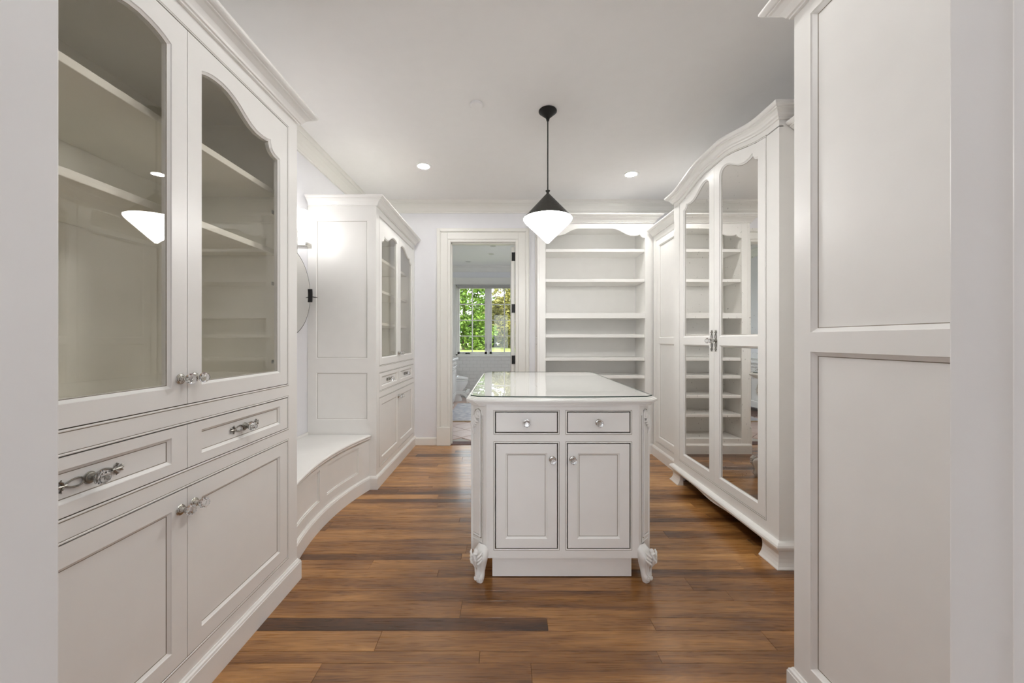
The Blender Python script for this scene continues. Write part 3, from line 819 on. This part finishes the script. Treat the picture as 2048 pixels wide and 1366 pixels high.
# carved corner posts
def post_mesh():
    # local: x along the chamfer face (left = outer), -y outward, z up
    p = MB()
    sp = []
    for k in range(40):
        a = -PI*0.0 + k*2*PI*1.35/39; r = .0195*(1-k/39*.72)
        sp.append((-.0120+r*math.cos(a), -.004-.004*k/39, .823+r*math.sin(a)))
    line = [(.0075,-.004,z) for z in (.205,.4,.6,.75,.81)]
    p.tube(line+sp, [.0048]*len(line)+[.0048+.0015*k/39 for k in range(40)], 8, up=(0,1,0))
    p.tube([(-.046,-.003,.205),(-.02,-.003,.205),(.0075,-.004,.205)], .0042, 8, up=(0,1,0))
    p.tube([(.020,-.001,.180),(.020,-.002,.5),(.020,-.002,.822),(.012,-.002,.846),(-.006,-.002,.854),(-.026,-.002,.848)], .0028, 8, up=(0,1,0))
    p.tube([(-.05,-.001,.180),(.020,-.001,.180)], .0028, 8, up=(0,1,0))
    for off in (-.0056,.0056):
        p.tube([(.0075+off,-.0008,.212 if off < 0 else .2),(.0075+off,-.0008,.82)], .0017, 6, 1)
    p.tube([(-.046,-.0008,.2115),(.002,-.0008,.2115)], .0017, 6, 1); p.tube([(-.05,-.0008,.1985),(.013,-.0008,.1985)], .0017, 6, 1)
    p.tube([(-.0120+.0262*math.cos(a),-.0008,.823+.0262*math.sin(a)) for a in [PI*1.12*k/20 for k in range(21)]], .0017, 6, 1, up=(0,1,0))
    p.tube([(.0235,-.0008,.18),(.0235,-.0008,.82)], .001, 6, 1)
    p.lathe([(.0001,.010),(.006,.009),(.0085,.005),(.009,0)],14,(-.013,-.003,.823),'-y')
    # raised field
    p.box(-.046,.000,-.0025,.004,.212,.79)
    # acanthus leaf under the scroll
    for j,(dx,dz,ln) in enumerate(((.000,.0,.050),(.010,.006,.040),(-.010,-.010,.052),(-.020,-.022,.046),(.014,.016,.026))):
        pts = [(-.036+dx*.3,-.004,.812+dz),(-.033+dx*.8,-.010,.812+dz-ln*.45),(-.022+dx,-.011,.812+dz-ln*.8),(-.010+dx,-.007,.812+dz-ln*.78)]
        p.tube(pts,[.003,.0075,.006,.002],8,up=(0,1,0),flat=.7)
    p.tube([(-.042,-.006,.815),(-.047,-.012,.775),(-.046,-.010,.740),(-.038,-.004,.715)],[.004,.008,.007,.002],8,up=(0,1,0))
    return p
def foot_mesh():
    p = MB()
    # S-shaped body: (outward, z, halfwidth, halfdepth)
    S = [(-.050,.166,.026,.026),(-.034,.154,.030,.030),(-.014,.140,.034,.031),(-.006,.122,.036,.033),(-.005,.105,.033,.032),(-.010,.085,.027,.027),(-.012,.066,.022,.021),(-.008,.048,.0205,.019),(-.001,.032,.023,.021),(.001,.020,.022,.020),(-.002,.008,.018,.016),(-.002,.0,.016,.014)]
    n = 14; vs = []
    for o,z,hw,hd in S:
        for q in range(n):
            a = 2*PI*q/n; ca,sa = math.cos(a),math.sin(a)
            ex = lambda v: math.copysign(abs(v)**.7,v)
            vs.append((hw*ex(ca), -o+hd*ex(sa)+.012, z))
    k = len(S)
    p.add(vs,[(i*n+q,i*n+(q+1)%n,(i+1)*n+(q+1)%n,(i+1)*n+q) for i in range(k-1) for q in range(n)]+[tuple((k-1)*n+q for q in range(n))],0,True)
    # toe scrolls and edge rolls on both flanks
    for s in (-1,1):
        sp = []
        for q in range(26):
            a = PI/2+q*2*PI*1.3/25; r = .0125*(1-q/25*.75)
            sp.append((s*(.0095+r*math.cos(a)*.75), -.008-.004*q/25, .026+r*math.sin(a)))
        p.tube([(s*.030,-.014,.118),(s*.024,-.011,.094),(s*.017,-.001,.070),(s*.015,-.002,.050)]+sp, [.003,.0038,.0038,.0036]+[.0034]*26, 7, up=(0,1,0))
    # leaf on the knee
    p.tube([(0,-.012,.160),(0,-.030,.148),(0,-.034,.125),(0,-.026,.100),(0,-.014,.078)],[.007,.011,.010,.007,.003],9)
    p.lathe([(.0001,.0),(.010,.004),(.011,.010),(.007,.016),(.0001,.018)],12,(0,-.020,.152))
    for s in (-1,1):
        for j in range(3):
            z = .148-.016*j
            p.tube([(s*.006,-.026,z-.018),(s*.018,-.029,z-.008),(s*.027,-.022,z+.002),(s*.031,-.012,z+.008)],[.003,.006,.0058,.0035],8)
    return p
PM = post_mesh().mesh('corner_carving',['paint','glaze']); FM = foot_mesh().mesh('carved_foot',['paint'])
pmm = post_mesh(); pmm.v = [(-x,y,z) for x,y,z in pmm.v]; PM2 = pmm.mesh('corner_carving_mirrored',['paint','glaze'])
corners = [((-.4165,.0365),-PI/4,PM),((.4165,.0365),PI/4,PM2),((.4165,LY-.0365),3*PI/4,PM),((-.4165,LY-.0365),-3*PI/4,PM2)]
for i_,((x,y),a,me) in enumerate(corners):
    place('corner_carving',me,isl,(x,y,0),rot=(0,0,a))
    sx = 1 if x > 0 else -1; front = i_ < 2
    fo_ = place('carved_foot',FM,isl,(sx*.420,-.018 if front else LY+.018,0),rot=(0,0,sx*.5 if front else PI-sx*.5)); fo_.scale = (1.04,1.04,1.05)

# ------------------------------------------------------------------ lamps
pd = thing('pendant_lamp','black pendant with double-cone opal glass shade hanging above the island','pendant lamp',(.287,2.645,ZC))
h = lambda z: z-ZC
p = MB(); p.lathe([(.0001,-.0005),(.060,-.0005),(.062,-.003),(.062,-.009),(.014,-.052),(.012,-.054),(.013,-.058),(.009,-.060),(.010,-.068),(.007,-.073),(.0001,-.073)],36); p.build('canopy','black',pd)
MB().lathe([(.0042,-.07),(.0042,h(2.215))],14).build('rod','black',pd)
p = MB(); p.lathe([(.0001,h(2.226)),(.016,h(2.226)),(.014,h(2.220)),(.008,h(2.213)),(.010,h(2.204)),(.018,h(2.196)),(.1645,h(2.036)),(.1655,h(2.034)),(.161,h(2.034)),(.016,h(2.19)),(.0001,h(2.19))],48); p.build('metal_shade','bronze',pd)
p = MB(); p.lathe([(.150,h(2.036)),(.162,h(2.0345)),(.1665,h(2.031)),(.1665,h(2.027)),(.162,h(2.019)),(.150,h(2.005)),(.010,h(1.868)),(.005,h(1.864)),(.0001,h(1.863))],48); p.build('opal_shade','opal',pd)

def can_light(label, x, y, z=ZC, lens='can_lens', group='recessed ceiling lights'):
    t = thing('recessed_light',label,'ceiling light',(x,y,z),0,group)
    MB().lathe([(.050,-.0005),(.072,-.0005),(.071,-.004),(.062,-.006),(.051,-.003),(.050,-.0005)],32).build('trim_ring','ceiling',t)
    MB().lathe([(.0001,-.002),(.050,-.002),(.050,-.0005),(.0001,-.0005)],28,sm=False).build('lens',lens,t)
can_light('lit recessed ceiling light left of the pendant, above the left cabinets',-.747,3.49)
can_light('lit recessed ceiling light right of the pendant, beside the armoire',1.19,3.66)
can_light('added unseen recessed ceiling light above the near end of the left cabinet',-.38,1.45,lens='added_can_lens')  # this and the next two: out-of-view cans added to light the near end
can_light('added unseen recessed ceiling light above the near right cabinet',.55,1.45,lens='added_can_lens')
can_light('added unseen recessed ceiling light by the entry, left side',-.05,.80,lens='added_can_lens')
ds = MB(); ds.lathe([(.0001,-.020),(.039,-.020),(.043,-.017),(.044,-.006),(.040,-.006),(.040,-.0005),(.0001,-.0005)],32)
tag(ds.build('ceiling_sensor','ceiling',None,loc=(-.197,2.566,ZC)),'small round white cover on the ceiling left of the pendant','ceiling cover')

def sconce(label, y):
    sc = thing('wall_sconce',label,'wall lamp',(XL+.001,y,1.90),0,'sconces beside the swivel mirror')
    MB().box(0,.022,-.045,.045,-.075,.13).build('backplate','nickel',sc,bev=.002)
    MB().box(.02,.135,-.035,.035,-.012,.004).build('arm','nickel',sc,bev=.002)
    MB().box(.118,.135,-.035,.035,.004,.022).build('front_lip','nickel',sc,bev=.002)
    MB().lathe([(.0001,.005),(.030,.005),(.032,.012),(.032,.262),(.030,.268),(.0001,.268)],28,(.085,0,0)).build('glass_cylinder','sconce',sc)
sconce('wall sconce with glowing white glass cylinder beside the panelled cabinet end', 2.87)
sconce('added second wall sconce, unseen behind the near glass-door cabinet', 2.15)  # unseen sconce added to brighten the ceiling on the left

mi = thing('swivel_mirror','round dark-edged swivel mirror on the wall under the sconce','mirror',(XL+.001,2.70,1.547))
MR = .322
q = MB().lathe([(.0001,-.0015),(MR-.003,-.0015),(MR-.003,.0025),(.0001,.0025)],72,(.06,0,0),'x',sm=False); q.build('mirror_disc','mirror_plain',mi)
MB().tube([(.06,MR*math.cos(a),MR*math.sin(a)) for a in [2*PI*k/96 for k in range(97)]],.0032,8,up=(1,0,0)).build('rim','black',mi)
for s in (-1,1):
    p = MB(); 
    pts = [(.06,s*(MR+.001)*math.cos(a),MR*math.sin(a)) for a in [(-.16+.32*k/8) for k in range(9)]]
    for i in range(8):
        (x,y0,z0),(x2,y1,z1) = pts[i],pts[i+1]
        p.add([(.046,y0-.006,z0),(.078,y0-.006,z0),(.078,y0+.006,z0),(.046,y0+.006,z0),(.046,y1-.006,z1),(.078,y1-.006,z1),(.078,y1+.006,z1),(.046,y1+.006,z1)],
              [(0,3,2,1),(4,5,6,7),(0,1,5,4),(1,2,6,5),(2,3,7,6),(3,0,4,7)])
    p.build('clamp','black',mi)
    p = MB(); p.lathe([(.0001,-.010),(.008,-.008),(.010,0),(.008,.008),(.0001,.010)],14,(.062,s*(MR+.015),-.006))
    p.tube([(.062,s*(MR+.015),-.006),(.095,s*(MR+.020),-.010),(.108,s*(MR+.021),-.012)],[.004,.003,.002],8)
    p.tube([(.062,s*(MR+.012),-.006),(.0,s*(MR+.012),-.006)],.005,8)
    p.build('pivot_knob','black',mi)

# ------------------------------------------------------------------ bathroom
fb = struct(MB().box(BX0-.1,BX1+.1,YB+.02,BY1+.1,-.08,-.010).build('floor_bathroom','grout'), 'pink terracotta tile floor of the bathroom', 'floor')
TS = .30
tm = MB(); e = TS/2-.004
T = [(-e+.004,-e+.004,0),(e-.004,-e+.004,0),(e-.004,e-.004,0),(-e+.004,e-.004,0)]; E = [(-e,-e,-.003),(e,-e,-.003),(e,e,-.003),(-e,e,-.003)]
tm.add(T,[(0,1,2,3)]); tm.ring(E,T); tm.ring([(x,y,-.012) for x,y,_ in E],E)
TM = tm.mesh('tile',['terracotta'])
dg = TS*math.sqrt(2)
for i in range(-2,10):
    for j in range(0,22):
        x = BX0+i*dg+(dg/2 if j%2 else 0)+.05; y = BY0+j*dg/2
        if BX0+.12 < x < BX1-.12 and BY0+.19 < y < BY1-.12:
            place('tile',TM,fb,(x,y,0),rot=(0,0,PI/4))
struct(MB().box(BX0-.1,BX1+.1,BY0,BY1+.1,ZC,ZC+.1).build('ceiling_bathroom','ceiling'), 'white bathroom ceiling', 'ceiling')
struct(MB().box(BX0-.1,BX0,BY0,BY1,0,ZC).build('wall_bathroom_left','wall'), 'bathroom wall behind the vanity', 'wall')
q = MB(); SY0,SY1,SZ0,SZ1 = 5.6,6.9,.85,2.10
q.box(BX1,BX1+.1,BY0,SY0,0,ZC); q.box(BX1,BX1+.1,SY1,BY1,0,ZC); q.box(BX1,BX1+.1,SY0,SY1,0,SZ0); q.box(BX1,BX1+.1,SY0,SY1,SZ1,ZC)
struct(q.build('wall_bathroom_right','wall'), 'bathroom wall on the right with an added window opening', 'wall')
w2 = struct(thing('added_window','added unseen side window of the bathroom behind the open door','window',(BX1,(SY0+SY1)/2,SZ0)))  # window added out of view to bring more daylight into the bathroom
q = MB(); hh = (SY1-SY0)/2; zh = SZ1-SZ0
q.box(-.02,.1,-hh-.1,-hh,-.1,zh+.1); q.box(-.02,.1,hh,hh+.1,-.1,zh+.1); q.box(-.02,.1,-hh,hh,zh,zh+.1); q.box(-.04,.1,-hh,hh,-.1,0); q.box(.03,.08,-.03,.03,0,zh)
q.build('frame','trim',w2)
for s_ in (-1,1): MB().box(.05,.054,min(.03*s_,hh*s_),max(.03*s_,hh*s_),0,zh).build('pane','window_pane',w2)
WX0, WX1, WZ0, WZ1 = -1.07, .31, .87, 2.38     # window opening
w = MB(); w.box(BX0-.1,WX0,BY1,BY1+.14,0,ZC); w.box(WX1,BX1+.1,BY1,BY1+.14,0,ZC); w.box(WX0,WX1,BY1,BY1+.14,0,WZ0); w.box(WX0,WX1,BY1,BY1+.14,WZ1,ZC)
wf = struct(w.build('wall_bathroom_far','wall'), 'bathroom wall with the window', 'wall')
# tiled wainscot on the window wall
tw_, th_ = .150, .075
twm = MB(); twm.add([(.003,-.006,.003),(tw_-.003,-.006,.003),(tw_-.003,-.006,th_-.003),(.003,-.006,th_-.003)],[(0,1,2,3)])
twm.ring([(.001,-.003,.001),(tw_-.001,-.003,.001),(tw_-.001,-.003,th_-.001),(.001,-.003,th_-.001)],[(.003,-.006,.003),(tw_-.003,-.006,.003),(tw_-.003,-.006,th_-.003),(.003,-.006,th_-.003)])
twm.ring([(.001,.004,.001),(tw_-.001,.004,.001),(tw_-.001,.004,th_-.001),(.001,.004,th_-.001)],[(.001,-.003,.001),(tw_-.001,-.003,.001),(tw_-.001,-.003,th_-.001),(.001,-.003,th_-.001)])
TWM = twm.mesh('wall_tile',['bath_tile'])
MB().box(BX0,BX1,BY1-.006,BY1-.001,0,.86).build('grout_bed','grout',wf)
for r_ in range(11):
    x = BX0-(tw_/2 if r_%2 else 0)+.003
    while x+tw_ < BX1:
        if x > BX0: place('wall_tile',TWM,wf,(x,BY1-.010,.012+r_*th_))
        x += tw_
struct(MB().sweep([(BX0,BY0),(BX0,BY1),(BX1,BY1),(BX1,BY0)], zoff(RC,ZC-.126,1.0)).build('trim_5','trim'), 'white crown moulding round the bathroom ceiling', 'moulding')
# window
wd = struct(thing('window_1','white twin casement window over the garden','window',(-.38,BY1,0)))
c = MB(); hw = (WX1-WX0)/2; xo=0
for a,b_,z0,z1 in ((-hw-.13,-hw,WZ0-.02,WZ1+.15),(hw,hw+.13,WZ0-.02,WZ1+.15),(-hw,hw,WZ1,WZ1+.15)): c.box(a,b_,-.022,-.001,z0,z1)
c.box(-hw-.15,hw+.15,-.05,.05,WZ0-.025,WZ0); c.box(-hw-.14,hw+.14,-.012,-.001,WZ0-.075,WZ0-.025)
c.build('casing','trim',wd,bev=.003)
c = MB(); c.box(-hw,-hw+.03,0,.12,WZ0,WZ1); c.box(hw-.03,hw,0,.12,WZ0,WZ1); c.box(-hw,hw,0,.12,WZ1-.03,WZ1); c.box(-hw,hw,0,.12,WZ0,WZ0+.03); c.box(-.03,.03,.03,.12,WZ0,WZ1)
c.build('frame','trim',wd)
for s in (-1,1):
    x0,x1 = (-hw+.03,-.03) if s<0 else (.03,hw-.03)
    z0,z1 = WZ0+.03,WZ1-.03; sw = .045
    q = MB(); q.box(x0,x0+sw,.05,.09,z0,z1); q.box(x1-sw,x1,.05,.09,z0,z1); q.box(x0,x1,.05,.09,z0,z0+sw); q.box(x0,x1,.05,.09,z1-sw,z1)
    so = q.build('sash','trim',wd)
    gx0,gx1,gz0,gz1 = x0+sw,x1-sw,z0+sw,z1-sw
    MB().box((gx0+gx1)/2-.010,(gx0+gx1)/2+.010,.052,.085,gz0,gz1).build('muntin','trim',so)
    for k in (1,2,3):
        z = gz0+(gz1-gz0)*k/4; MB().box(gx0,gx1,.054,.083,z-.010,z+.010).build('muntin','trim',so)
    for a in range(2):
        for k in range(4):
            px0 = gx0+(gx1-gx0)*a/2+(.010 if a else 0); px1 = gx0+(gx1-gx0)*(a+1)/2-(0 if a else .010)
            MB().box(px0,px1,.066,.070,gz0+(gz1-gz0)*k/4+.010*(k>0),gz0+(gz1-gz0)*(k+1)/4-.010*(k<3)).build('pane','window_pane',so)
    q = MB().box(-.006,.006,.028,.049,-.05,.05).box(-.004,.004,.02,.03,-.05,.035)
    q.build('latch','pewter',so,loc=((x1-.02) if s<0 else (x0+.02),0,WZ0+.20))
q = MB().box(-.09,.09,-.012,.03,0,.02).lathe([(.022,.02),(.02,.04),(.0001,.045)],12,(0,0,0)).tube([(0,0,.03),(.06,-.01,.035),(.08,-.02,.025)],.008,8)
q.build('crank','black',wd,loc=(-hw+.22,.018,WZ0+.012))
rs = MB(); rs.box(-.66,.66,-.075,-.03,2.345,2.372); rs.lathe([(.022,-.65),(.022,.65)],16,(0,-.05,2.335),'x'); rs.box(-.64,.64,-.062,-.058,2.30,2.33); rs.box(-.64,.64,-.066,-.054,2.292,2.302)
tag(rs.build('roller_shade','shade_fabric',None,loc=(-.38,BY1,0)),'rolled-up grey shade at the top of the bathroom window','window shade')

# vanity
va = thing('vanity','white carved-foot bathroom vanity against the left bathroom wall','vanity',(-.905,5.55,0),PI/2)
VW, VD = 1.50, .54
MB().box(0,VW,.02,VD,.16,.845).build('body','paint',va,bev=.003)
for k in range(3):
    x0 = .05+k*.475; x1 = x0+.45
    d = framed(va,'drawer',x0,x1,.69,.82,.03,[(.72,.79,None)],y=0,thick=.02); knob(d,(x0+x1)/2,.755)
    d = framed(va,'door',x0,x1,.21,.67,.05,[(.26,.62,None)],y=0,thick=.02); knob(d,x1-.03 if k!=1 else x0+.03,.55)
MB().box(-.02,VW+.02,-.03,VD,.846,.88).build('marble_top','marble',va,bev=.005)
MB().box(-.02,VW+.02,VD-.015,VD,.881,.98).build('backsplash','marble',va,bev=.003)
for x,y in ((.06,.07),(VW-.06,.07),(.06,VD-.06),(VW-.06,VD-.06)):
    q = MB(); q.tube([(x,y,.17),(x,y-.012,.14),(x,y-.006,.09),(x,y+.008,.05),(x,y-.004,.018),(x,y-.006,0)],[.045,.042,.028,.02,.026,.02],12); q.build('carved_foot','paint',va)
sink = MB().lathe([(.0001,0),(.10,.006),(.17,.03),(.19,.045),(.20,.045),(.18,.02),(.10,-.004)],28,(VW/2,.24,.842),squash=(1,.75)); sink.build('basin','china',va)
fa = MB().tube([(VW/2,.46,.88),(VW/2,.46,1.02),(VW/2,.44,1.06),(VW/2,.38,1.06),(VW/2,.35,1.02)],.012,10); fa.build('faucet','nickel',va)
# toilet (side on, facing right)
to = thing('toilet','white toilet with sloped closed lid beside the vanity','toilet',(-1.43,7.62,0))
q = MB(); S = [(.30,.13,.0,.26),(.30,.13,.03,.26),(.29,.12,.10,.24),(.31,.135,.20,.27),(.34,.17,.29,.31),(.36,.185,.36,.325),(.36,.188,.40,.325)]
n = 28; vs=[]
for cx,hwid,z,hl in S:
    for k in range(n):
        a = 2*PI*k/n; vs.append((cx+hl*math.copysign(abs(math.cos(a))**.85,math.cos(a)), hwid*math.sin(a), z))
q.add(vs,[(i*n+k,i*n+(k+1)%n,(i+1)*n+(k+1)%n,(i+1)*n+k) for i in range(len(S)-1) for k in range(n)]+[tuple(range((len(S)-1)*n,len(S)*n))],0,True)
q.build('bowl','china',to)
q = MB(); P=[(.38+.305*math.copysign(abs(math.cos(2*PI*k/n))**.85,math.cos(2*PI*k/n)),.19*math.sin(2*PI*k/n)) for k in range(n)]
q.prism(P,.405,.425); q.build('seat','plastic',to)
q = MB(); q.add([(x,y,.432) for x,y in P]+[(x,y,.455+(.66-x)*.13) for x,y in P],[tuple(range(n-1,-1,-1)),tuple(range(n,2*n))]+[(i,(i+1)%n,n+(i+1)%n,n+i) for i in range(n)]); q.build('lid','plastic',to,bev=.006)
MB().box(0.0,.19,-.2,.2,.36,.74).build('tank','china',to,bev=.02)
MB().box(-.0,.2,-.21,.21,.742,.775).build('tank_lid','china',to,bev=.008)
# foot stool around the toilet base
fs_ = thing('foot_stool','small white arched foot stool in front of the toilet','stool',(-1.06,7.62,0))
q = MB()
xs3 = [(-.02,0),(.02,0)]
prof = []
for k in range(13):
    a = PI*k/12; prof.append((-.145*math.cos(a), .165*math.sin(a)**.7))
q.strip([(x-.0,z) for x,z in prof],[(x*1.25,max(z+.035,.001) if 0<i<12 else .0) for i,(x,z) in enumerate(prof)],-.25,-.21)
q.strip([(x-.0,z) for x,z in prof],[(x*1.25,max(z+.035,.001) if 0<i<12 else .0) for i,(x,z) in enumerate(prof)],.21,.25)
q.build('arched_leg','plastic',fs_,Mx=Matrix.Translation((.16,0,0)))
q = MB(); q.box(.05,.27,-.25,-.205,.198,.216).box(.05,.27,.205,.25,.198,.216).box(.27,.33,-.25,.25,.16,.205); q.build('step_top','plastic',fs_,bev=.006)
# rug
rg = thing('bath_rug','grey-blue wool rug on the bathroom tile','rug',(-.2,6.45,.001))
q = MB(); nx,ny = 30,36
vs = [(-.70+1.4*i/nx,-.78+1.56*j/ny,.012+.003*random.random()) for j in range(ny+1) for i in range(nx+1)]
q.add(vs,[(j*(nx+1)+i,j*(nx+1)+i+1,(j+1)*(nx+1)+i+1,(j+1)*(nx+1)+i) for j in range(ny) for i in range(nx)],0,True)
q.box(-.70,.70,-.78,.78,0,.012); q.build('pile','rug',rg)
MB().box(-.705,.705,-.815,-.785,0,.010).build('binding','rug_edge',rg); MB().box(-.705,.705,.785,.815,0,.010).build('binding','rug_edge',rg)
can_light('unlit round ceiling light in the bathroom, nearest its window',-.76,7.75,ZC,'can_off','bathroom ceiling lights')
can_light('unlit round ceiling light in the bathroom, left of the open door',-.27,7.05,ZC,'can_off','bathroom ceiling lights')
can_light('small round ceiling fitting in the bathroom nearest the doorway',-.22,6.45,ZC,'can_off','bathroom ceiling lights')

# ------------------------------------------------------------------ garden
gd = MB().add([(-60,8.6,.25),(60,8.6,.25),(60,90,.25),(-60,90,.25),(-60,8.6,.0),(60,8.6,.0),(60,90,.0),(-60,90,.0)],[(0,1,2,3),(4,7,6,5),(0,4,5,1),(1,5,6,2),(2,6,7,3),(3,7,4,0)])
struct(gd.build('ground_lawn','lawn'),'sunlit lawn outside the bathroom window','lawn')
def tree(label, x, y, hgt, rad, mat, n, leaf):
    rnd = random.Random(int(x*13+y))
    t = thing('tree',label,'tree',(x,y,.25),0,'trees in the garden')
    q = MB(); q.tube([(0,0,-.05),(.05,0,hgt*.2),(-.05,.05,hgt*.45),(0,0,hgt*.8)],[.28,.22,.16,.05],9)
    for k in range(7):
        a = k*2.4; z = hgt*(.25+.07*k); q.tube([(0,0,z),(math.cos(a)*rad*.5,math.sin(a)*rad*.5,z+hgt*.12)],[.09,.03],6)
    q.build('trunk','trunk',t)
    blobs = []
    for k in range(34):
        a = rnd.uniform(0,2*PI); zz = rnd.uniform(.06,.96); rr = rad*math.sin(PI*min(1,max(.12,zz*.88+.06)))**.6*rnd.uniform(.3,.92)
        blobs.append((math.cos(a)*rr, math.sin(a)*rr, hgt*zz, rad*rnd.uniform(.22,.4)))
    q = MB(); vs=[]; fs=[]
    for i in range(n):
        bx,by,bz,br = blobs[i%len(blobs)]
        d = Vector((rnd.gauss(0,1),rnd.gauss(0,1),rnd.gauss(0,1))).normalized()*br*rnd.uniform(.7,1.05)
        c = Vector((bx,by,max(.1,bz+d.z*.8)))+Vector((d.x,d.y,0))
        u = Vector((rnd.gauss(0,1),rnd.gauss(0,1),rnd.gauss(0,.5))).normalized(); v = u.cross(Vector((rnd.gauss(0,1),rnd.gauss(0,1),rnd.gauss(0,1)))).normalized()
        s = leaf*rnd.uniform(.6,1.3); k = len(vs)
        vs += [c-u*s, c+v*s*.5, c+u*s, c-v*s*.5]; fs.append((k,k+1,k+2,k+3))
    q.add(vs,fs); fo = q.build('foliage',mat,t); fo['kind'] = 'stuff'
tree('bright green leafy tree filling the left half of the bathroom window',-4.1,38,8.2,3.3,'leaf_green',15000,.17)
tree('olive and brown tree behind the right half of the bathroom window',.6,46,7.6,3.4,'leaf_olive',14000,.17)
tree('dark tree beyond the lawn left of the window view',-11,44,8,3.6,'leaf_dark',7000,.24)
tree('yellow-green tree beyond the lawn right of the window view',7.5,45,8,3.6,'leaf_olive',7000,.24)
tree('low green shrub tree between the two trees in the window',-1.8,52,6.2,3.2,'leaf_dark',7000,.22)
